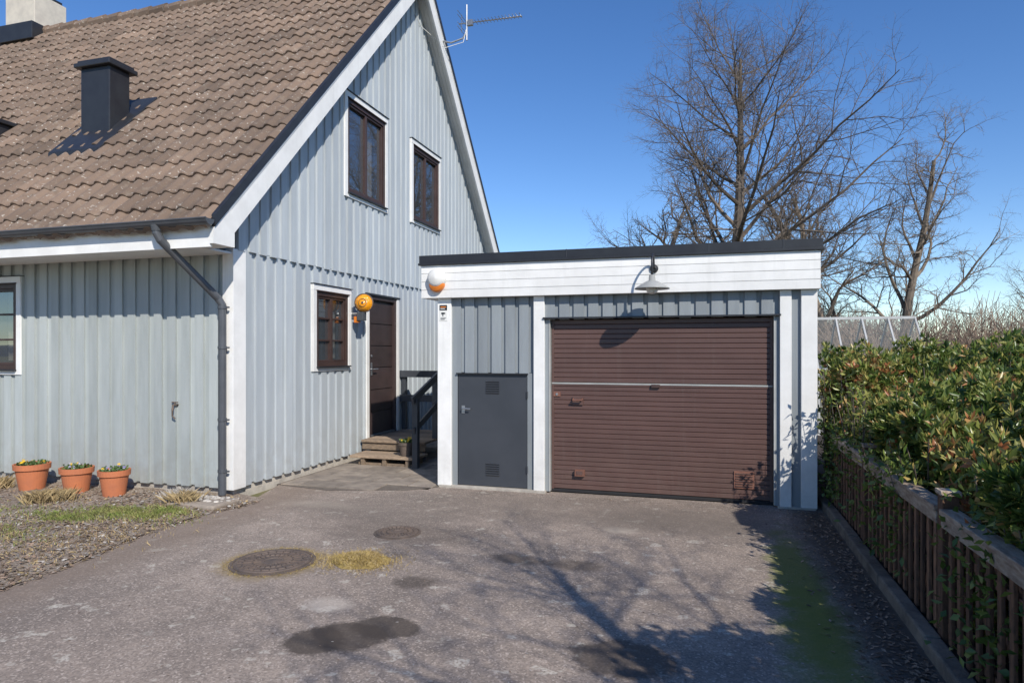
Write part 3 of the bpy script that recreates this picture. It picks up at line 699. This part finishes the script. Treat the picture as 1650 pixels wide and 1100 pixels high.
mb.build("dry_moss_clump")
# ============================================================ KERB + FENCE
mb=MB(); y=-3.
while y<8.4:
    mb.box(1.10+R.uniform(0,.006),1.19,y,y+.995,-.1,.075+R.uniform(0,.01),m_kerb); y+=1.0
mb.build("kerb",bevel=.012)
mb=MB(); mb.box(1.18,14,-4,16,-.04,.05,m_soil,.5); mb.build("planting_strip")
fe=empty("wooden_fence"); FX=1.235
posts=[7.44,5.87,4.05,2.25,.45,-1.35]
mb=MB(); rb=MB()
for i,y in enumerate(posts):
    mb.box(FX-.04,FX+.04,y-.04,y+.04,.0,.83,m_fence); mb.box(FX-.05,FX+.05,y-.05,y+.05,.83,.855,m_rail)
for a,bq in zip(posts[:-1],posts[1:]):
    y1=a-.04;y0=bq+.04
    dz=R.uniform(-.012,.012)
    rb.beam((FX-.01,y0,.745+dz),(FX-.01,y1,.745),.095,.03,m_rail)
    rb.beam((FX-.038,y0,.695),(FX-.038,y1,.695),.02,.065,m_rail,.2)
    mb.beam((FX-.0,y0,.565),(FX-.0,y1,.565),.03,.045,m_fence); mb.beam((FX,y0,.13),(FX,y1,.13),.03,.05,m_fence)
    y=y0+.06
    while y<y1-.03:
        mb.box(FX-.036,FX-.018,y-.021,y+.021,.07+R.uniform(-.01,.01),.66,m_fence); y+=.12
    k=int((y1-y0)/.23); s=(y1-y0)/k
    for j in range(k):
        mb.beam((FX+.022,y0+j*s,.11),(FX+.022,y0+(j+1)*s,.66),.012,.028,m_fence); mb.beam((FX+.036,y0+(j+1)*s,.11),(FX+.036,y0+j*s,.66),.012,.028,m_fence)
mb.build("posts_and_pickets",fe,bevel=.003); rb.build("top_rail",fe,bevel=.004)
# ============================================================ HEDGE (numpy)
rng=np.random.default_rng(3)
def lump(x,y): return .11*np.sin(x*2.3+y*1.9)+.10*np.sin(x*4.1-y*3.3+1)+.07*np.sin(x*9+y*8)
def leaves_mesh(name,P,N_,L_,W_,tint,mat,parent=None):
    n=len(P); a=rng.normal(size=(n,3)); s=np.cross(N_,a); s/=np.linalg.norm(s,axis=1)[:,None]+1e-9
    up=np.cross(s,N_)
    b=P; tip=P+N_*L_[:,None]; mid=P+N_*(L_*.5)[:,None]
    l=mid+s*W_[:,None]+up*(W_*.5)[:,None]; r=mid-s*W_[:,None]+up*(W_*.5)[:,None]
    V=np.stack([b,l,tip,r],1).reshape(-1,3)
    idx=np.arange(n)*4
    F1=np.stack([idx,idx+2,idx+1],1); F2=np.stack([idx,idx+3,idx+2],1)
    F_=np.stack([F1,F2],1).reshape(-1,3)
    me=bpy.data.meshes.new(name); me.vertices.add(len(V)); me.vertices.foreach_set("co",V.ravel())
    me.loops.add(len(F_)*3); me.loops.foreach_set("vertex_index",F_.ravel().astype(np.int32))
    me.polygons.add(len(F_)); me.polygons.foreach_set("loop_start",np.arange(len(F_),dtype=np.int32)*3)
    me.materials.append(mat); at=me.attributes.new("tint",'FLOAT','FACE'); at.data.foreach_set("value",np.repeat(tint,2).astype(np.float32))
    me.update(calc_edges=True); me.validate()
    o=bpy.data.objects.new(name,me); C.objects.link(o)
    if parent: o.parent=parent
    return o
he=empty("evergreen_hedge")
YK=[-1,.3,1.4,2.2,2.9,6.2,7.0,7.8,9.3]; HK=[2.0,2.2,2.0,1.6,1.22,1.22,1.40,1.42,1.38]  # near end of the hedge, out of view, heightened for its shadow on the driveway
def htop(x,y):
    y=np.asarray(y); x=np.asarray(x)
    return np.interp(y,YK,HK)+lump(x,y)*.75+np.where(y>2.2,1,0)*(-.34*np.clip(2.0-x,0,1)+.16*np.clip((x-2.0)/1.2,0,1))+np.where((y>6.9)&(x<1.75),.20,0)
XF=1.56
nt_=11500
ys=rng.uniform(-.6,9.2,nt_); xs=XF-.2+rng.uniform(0,1,nt_)**1.15*3.4; d=np.abs(rng.normal(0,.10,nt_)); zs=htop(xs,ys)-d*1.3+rng.uniform(-.02,.15,nt_)
nrm=np.stack([np.zeros(nt_),np.zeros(nt_),np.ones(nt_)],1)
ns=9500
y2=rng.uniform(-.6,9.2,ns); hh2=htop(np.full(ns,1.6),y2); z2=.12+rng.uniform(0,1,ns)**.8*(hh2-.12); x2=XF+.0+.16*np.sin(y2*2.7+z2*2)+.10*np.sin(y2*6.1-z2*4)+np.abs(rng.normal(0,.12,ns))-.14*np.clip((z2-.7)/.4,0,1)
x2=np.where(z2<.8,np.maximum(x2,1.34),np.maximum(x2,1.24)); z2=np.minimum(z2,htop(x2,y2))
n2=np.stack([-np.ones(ns)*.8,np.zeros(ns)-.4,np.ones(ns)*.7],1)
Pc=np.concatenate([np.stack([xs,ys,zs],1),np.stack([x2,y2,z2],1)]); Nc=np.concatenate([nrm,n2])
k=8
Pl=np.repeat(Pc,k,0); Nl=np.repeat(Nc,k,0)+rng.normal(0,.75,(len(Pl),3)); Nl/=np.linalg.norm(Nl,axis=1)[:,None]
ct=np.clip(rng.normal(.52,.24,len(Pc))+.25*np.sin(Pc[:,0]*3+Pc[:,1]*2.2)*.6,0,.95)
tint=np.clip(np.repeat(ct,k)+rng.normal(0,.12,len(Pl)),0,1)
leaves_mesh("leaves",Pl,Nl,rng.uniform(.05,.10,len(Pl)),rng.uniform(.009,.016,len(Pl)),tint,m_leaf,he)
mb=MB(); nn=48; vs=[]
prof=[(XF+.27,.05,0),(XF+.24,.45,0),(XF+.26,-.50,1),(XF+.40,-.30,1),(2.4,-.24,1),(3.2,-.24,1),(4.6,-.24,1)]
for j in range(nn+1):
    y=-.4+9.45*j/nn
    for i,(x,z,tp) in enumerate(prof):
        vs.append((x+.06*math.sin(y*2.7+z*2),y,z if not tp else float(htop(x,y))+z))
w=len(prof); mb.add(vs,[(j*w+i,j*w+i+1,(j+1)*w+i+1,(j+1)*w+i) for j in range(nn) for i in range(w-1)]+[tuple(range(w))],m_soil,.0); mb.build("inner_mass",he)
mb=MB()
for i in range(500):
    y=R.uniform(-.3,9); x=R.uniform(1.6,4.6); p=Vector((x,y,.05)); q=p+Vector((R.uniform(-.2,.2),R.uniform(-.3,.3),float(htop(x,y))*R.uniform(.8,1.03))); mb.tube([p,(p+q)/2+Vector((R.uniform(-.1,.1),R.uniform(-.1,.1),0)),q],[.012,.009,.004],4,m_bark)
# upright shoots beside the garage and over the fence
SP=[]
for cx,cy,n_,h_ in ((1.30,6.95,14,1.30),(1.30,6.25,12,1.28),(1.32,5.4,7,1.05),(1.33,4.7,6,1.0),(1.34,3.6,6,1.0),(1.25,7.35,8,1.35)):
    for i in range(n_):
        x=R.gauss(cx,.05);y=R.gauss(cy,.14); t=Vector((x+R.gauss(-.06,.06),y+R.gauss(0,.08),h_*R.uniform(.75,1.05))); p=Vector((x+.05,y,.05)); mb.tube([p,p.lerp(t,.5)+Vector((R.gauss(0,.03),R.gauss(0,.03),0)),t],[.006,.005,.003],4,m_bark)
        for s in range(34):
            f=R.uniform(.35,1.02); SP.append(tuple(p.lerp(t,f)+Vector((R.gauss(0,.02),R.gauss(0,.02),0))))
mb.build("stems",he)
P_=np.array(SP); n=len(P_); N2=rng.normal(0,1,(n,3))+np.array([0,0,.5]); N2/=np.linalg.norm(N2,axis=1)[:,None]
leaves_mesh("upright_shoots",P_,N2,rng.uniform(.05,.09,n),rng.uniform(.010,.016,n),np.clip(rng.normal(.5,.22,n),0,1),m_leaf,he)
n=1300; P_=np.stack([rng.normal(1.20,.06,n),rng.choice([7.3,7.1,6.9,6.2,5.3,4.9,3.7,3.3],n)+rng.normal(0,.16,n),rng.uniform(.15,.9,n)],1)
N2=rng.normal(0,1,(n,3))+np.array([-.6,0,.1]); N2/=np.linalg.norm(N2,axis=1)[:,None]
leaves_mesh("spilling_shoots",P_,N2,rng.uniform(.04,.07,n),rng.uniform(.010,.018,n),rng.uniform(.1,.5,n),m_leaf,he)
# ============================================================ TREES
def grow(mb,p,d,L,r,lev,rg,prm,mat):
    maxl=prm['lev']; ns=prm['seg'][lev]; pts=[p.copy()]; rs=[r]; q=p.copy(); dd=d.copy()
    wig=prm['wig'][lev]
    for i in range(ns):
        dd=(dd+Vector((rg.gauss(0,wig),rg.gauss(0,wig),rg.gauss(0,wig)+prm['up'][lev]))).normalized()
        q=q+dd*(L/ns); pts.append(q.copy()); rs.append(r*(1-(i+1)/ns*prm['tap'][lev]))
    mb.tube(pts,rs,prm['n'][lev],mat,cap=False)
    if lev>=maxl: return
    nch=prm['ch'][lev]
    for k in range(nch):
        f=prm['start'][lev]+(1-prm['start'][lev])*(k+rg.random())/nch; f=min(f,.999)
        i=min(int(f*ns),ns-1); t=f*ns-i; pos=pts[i].lerp(pts[i+1],t); rr=rs[i]*(1-t)+rs[i+1]*t
        ax=(pts[i+1]-pts[i]).normalized(); o=ax.orthogonal().normalized(); o=Matrix.Rotation(k*2.399+rg.uniform(-.5,.5),3,ax)@o
        ang=math.radians(rg.uniform(*prm['ang'][lev])); nd=(ax*math.cos(ang)+o*math.sin(ang)).normalized()
        ll=L*prm['lf'][lev]*(1.15-.65*f if lev==0 else 1.1-.45*f)*rg.uniform(.75,1.2)
        grow(mb,pos,nd,ll,min(rr*.75,max(rr*prm['rf'][lev],prm['rmin'])),lev+1,rg,prm,mat)
def tree(name,loc,H_,r,seed,mat,prm,lean=(0,0)):
    rg=random.Random(seed); mb=MB()
    grow(mb,Vector((0,0,0)),Vector((lean[0],lean[1],1)).normalized(),H_,r,0,rg,prm,mat)
    o=mb.build(name); o.location=loc; return o
big=dict(lev=4,seg=[9,6,5,4,3],wig=[.05,.12,.16,.2,.22],up=[.04,.07,.05,.03,.02],tap=[.85,.85,.8,.7,.4],n=[9,6,4,3,3],ch=[28,12,9,7],start=[.24,.18,.12,.08],ang=[(35,68),(30,60),(30,60),(30,65)],lf=[.56,.48,.44,.42],rf=[.45,.5,.55,.7],rmin=.012)
t1=tree("bare_tree",(.9,23.2,0),11.2,.30,14,m_bark,big)
gn=dict(lev=4,seg=[7,7,5,4,3],wig=[.10,.20,.24,.26,.25],up=[.05,.07,.03,.02,.0],tap=[.7,.85,.8,.7,.4],n=[8,6,4,3,3],ch=[14,10,8,7],start=[.18,.18,.12,.1],ang=[(25,60),(30,65),(35,65),(30,65)],lf=[.50,.48,.42,.40],rf=[.5,.5,.5,.7],rmin=.012)
tree("bare_tree.001",(4.5,25.0,0),7.6,.20,5,m_bark2,gn,(-.05,0))
tree("bare_tree.002",(5.8,24.3,0),7.6,.18,23,m_bark2,gn,(-.06,0))
tree("bare_tree.003",(3.2,26.0,0),7.4,.20,9,m_bark2,gn,(.0,0))
pol=dict(lev=3,seg=[6,6,5,3],wig=[.14,.24,.26,.2],up=[.03,.08,.05,.05],tap=[.6,.75,.8,.6],n=[8,6,5,3],ch=[10,9,14],start=[.4,.3,.15],ang=[(30,60),(30,60),(30,60)],lf=[.50,.5,.22],rf=[.6,.6,.3],rmin=.014)
tree("pollarded_tree",(-2.55,26.0,0),7.6,.2,8,m_bark2,pol)
tree("bare_tree.004",(2.7,-.6,0),5.4,.11,31,m_bark,dict(big,ch=[18,9,8,5],rmin=.008,start=[.20,.15,.15,.1]))
def shrub(mb,cx,cy,rad,h,n,mat,r0=.008):
    for i in range(n):
        q=R.uniform(0,6.28); rr=rad*math.sqrt(R.random())*.6; x=cx+rr*math.cos(q); y=cy+rr*math.sin(q)
        o=Vector((math.cos(q),math.sin(q),0))*R.uniform(0,.6); p=Vector((x,y,0)); hh=h*R.uniform(.5,1.05)
        d=(Vector((0,0,1))+o*.8+Vector((R.gauss(0,.15),R.gauss(0,.15),0))).normalized(); pts=[p]
        for s in range(4):
            d=(d+Vector((R.gauss(0,.14),R.gauss(0,.14),R.gauss(.02,.08)))).normalized(); pts.append(pts[-1]+d*hh/4)
        t=R.random(); mb.tube(pts,[r0*1.4,r0*1.2,r0,r0*.8,r0*.5],3,mat,t,cap=False)
        for s in (1,2,3):
            for _ in range(2):
                dd=(d+Vector((R.gauss(0,.5),R.gauss(0,.5),R.gauss(0,.3)))).normalized(); a=pts[s]; mb.tube([a,a+dd*hh*.14,a+dd*hh*.25+Vector((0,0,.04))],[r0*.7,r0*.6,r0*.4],3,mat,t,cap=False)
mb=MB()
for i in range(40):
    y=R.uniform(17,30); x=R.uniform(2.4,.62*y+4); shrub(mb,x,y,1.4,R.uniform(1.7,2.7)*(1+.012*y),90,m_shrub,.011)
for x,y,h in ((8.5,17,2.9),(9.6,18,3.4),(11,19,3.4),(12.5,20,4.1),(10,14,2.5),(12,15,2.8),(8.0,14.5,2.3),(9.2,15.5,2.7)): shrub(mb,x,y,1.2,h,120,m_shrub,.009)
mb.build("bare_shrubs")
dw=empty("distant_woodland")
far=MB(); grow(far,Vector((0,0,0)),Vector((0,0,1)),10,.3,0,random.Random(2),dict(big,lev=3,rmin=.03,ch=[18,9,7,5]),m_bark)
fo=far.build("woodland_tree",dw); fo.location=(30,75,-1)
for i in range(130):
    a=R.uniform(-2.6,1.9) if i>70 else R.uniform(-.1,1.2); dist=R.uniform(60,120)
    o=bpy.data.objects.new("woodland_tree",fo.data); C.objects.link(o); o.parent=dw
    o.location=(math.sin(a)*dist,math.cos(a)*dist,-1); o.rotation_euler=(0,0,R.uniform(0,6.28)); s=R.uniform(.35,.6) if i<=70 else R.uniform(.5,1); o.scale=(s*1.3,s*1.3,s)
m_hill=M("hill",(.085,.085,.075),(.06,.07,.07),rough=1,scale=.05)
mb=MB(); n=120; vs=[]
for k in range(n):
    q=2*math.pi*k/n; hgt=5+3*sn(q*3,1)+1.5*sn(q*9,2)
    for r_,z in ((250,-1),(290,hgt*.8),(330,hgt),(420,-1)): vs.append((math.cos(q)*r_,math.sin(q)*r_,z))
mb.add(vs,[(k*4+i,((k+1)%n)*4+i,((k+1)%n)*4+i+1,k*4+i+1) for k in range(n) for i in range(3)],m_hill,.5); mb.build("hill",smooth=True)
# ============================================================ GREENHOUSE
gh=empty("greenhouse"); mb=MB(); gg=MB()
gx0,gx1,gy0,gy1=1.5,3.80,13.2,15.4; zr=2.24; zs_=1.25
ym=(gy0+gy1)/2
N_=5
for i in range(N_+1):
    x=gx0+(gx1-gx0)*i/N_
    mb.beam((x,gy0,0),(x,gy0+.1,zs_),.03,.03,m_gfr,up=(1,0,0)); mb.beam((x,gy0+.1,zs_),(x,ym,zr),.03,.03,m_gfr,up=(1,0,0)); mb.beam((x,ym,zr),(x,gy1-.1,zs_),.03,.03,m_gfr,up=(1,0,0)); mb.beam((x,gy1,0),(x,gy1-.1,zs_),.03,.03,m_gfr,up=(1,0,0))
for y,z in ((gy0+.1,zs_),(ym,zr),(gy1-.1,zs_),(gy0,.05),(gy1,.05)): mb.beam((gx0,y,z),(gx1,y,z),.045,.05,m_gfr)
for x in (gx0,gx1):
    mb.beam((x,gy0+.1,zs_),(x,gy1-.1,zs_),.03,.03,m_gfr); mb.beam((x,ym-.35,0),(x,ym-.35,1.9),.03,.03,m_gfr,up=(1,0,0)); mb.beam((x,ym+.35,0),(x,ym+.35,1.9),.03,.03,m_gfr,up=(1,0,0))
gg.add([(gx0,gy0,0),(gx1,gy0,0),(gx1,gy0+.1,zs_),(gx0,gy0+.1,zs_),(gx1,ym,zr),(gx0,ym,zr),(gx1,gy1-.1,zs_),(gx0,gy1-.1,zs_),(gx1,gy1,0),(gx0,gy1,0)],[(0,1,2,3),(3,2,4,5),(5,4,6,7),(7,6,8,9),(1,8,6,4,2)],m_ghg,.5)
mb.build("frame",gh); gg.build("glazing",gh)
# ============================================================ CAMERA, LIGHT, SKY
cam=bpy.data.cameras.new("camera"); co=bpy.data.objects.new("camera",cam); C.objects.link(co)
cam.sensor_width=36; cam.lens=1060/1650*36; co.location=(0,0,1.6); co.rotation_euler=(math.radians(90),0,math.radians(16.6)); cam.shift_y=15/1650; cam.clip_end=3000; cam.clip_start=.05
bpy.context.scene.camera=co
el=math.radians(37); az=Vector((.66,-.75)).normalized()
sdir=Vector((az.x*math.cos(el),az.y*math.cos(el),math.sin(el)))
su=bpy.data.lights.new("sun",'SUN'); so=bpy.data.objects.new("sun",su); C.objects.link(so)
su.energy=5.0; su.angle=math.radians(.5); su.color=(1,.945,.86); so.rotation_euler=sdir.to_track_quat('Z','Y').to_euler(); so.location=(5,-5,10)
w=bpy.data.worlds.new("World"); bpy.context.scene.world=w; w.use_nodes=True; nt=w.node_tree
sk=nt.nodes.new("ShaderNodeTexSky"); sk.sky_type='NISHITA'; sk.sun_disc=False; sk.sun_elevation=el; sk.sun_rotation=math.atan2(az.x,az.y); sk.air_density=.9; sk.dust_density=.0; sk.ozone_density=2.2; sk.altitude=300
hs=nt.nodes.new("ShaderNodeHueSaturation"); hs.inputs["Hue"].default_value=.508; hs.inputs["Saturation"].default_value=1.24; hs.inputs["Value"].default_value=1.3
nt.links.new(sk.outputs[0],hs.inputs["Color"])
nt.links.new(hs.outputs[0],nt.nodes["Background"].inputs[0]); nt.nodes["Background"].inputs[1].default_value=.125
sc=bpy.context.scene; sc.view_settings.view_transform='Standard'; sc.view_settings.look='None'; sc.view_settings.exposure=0
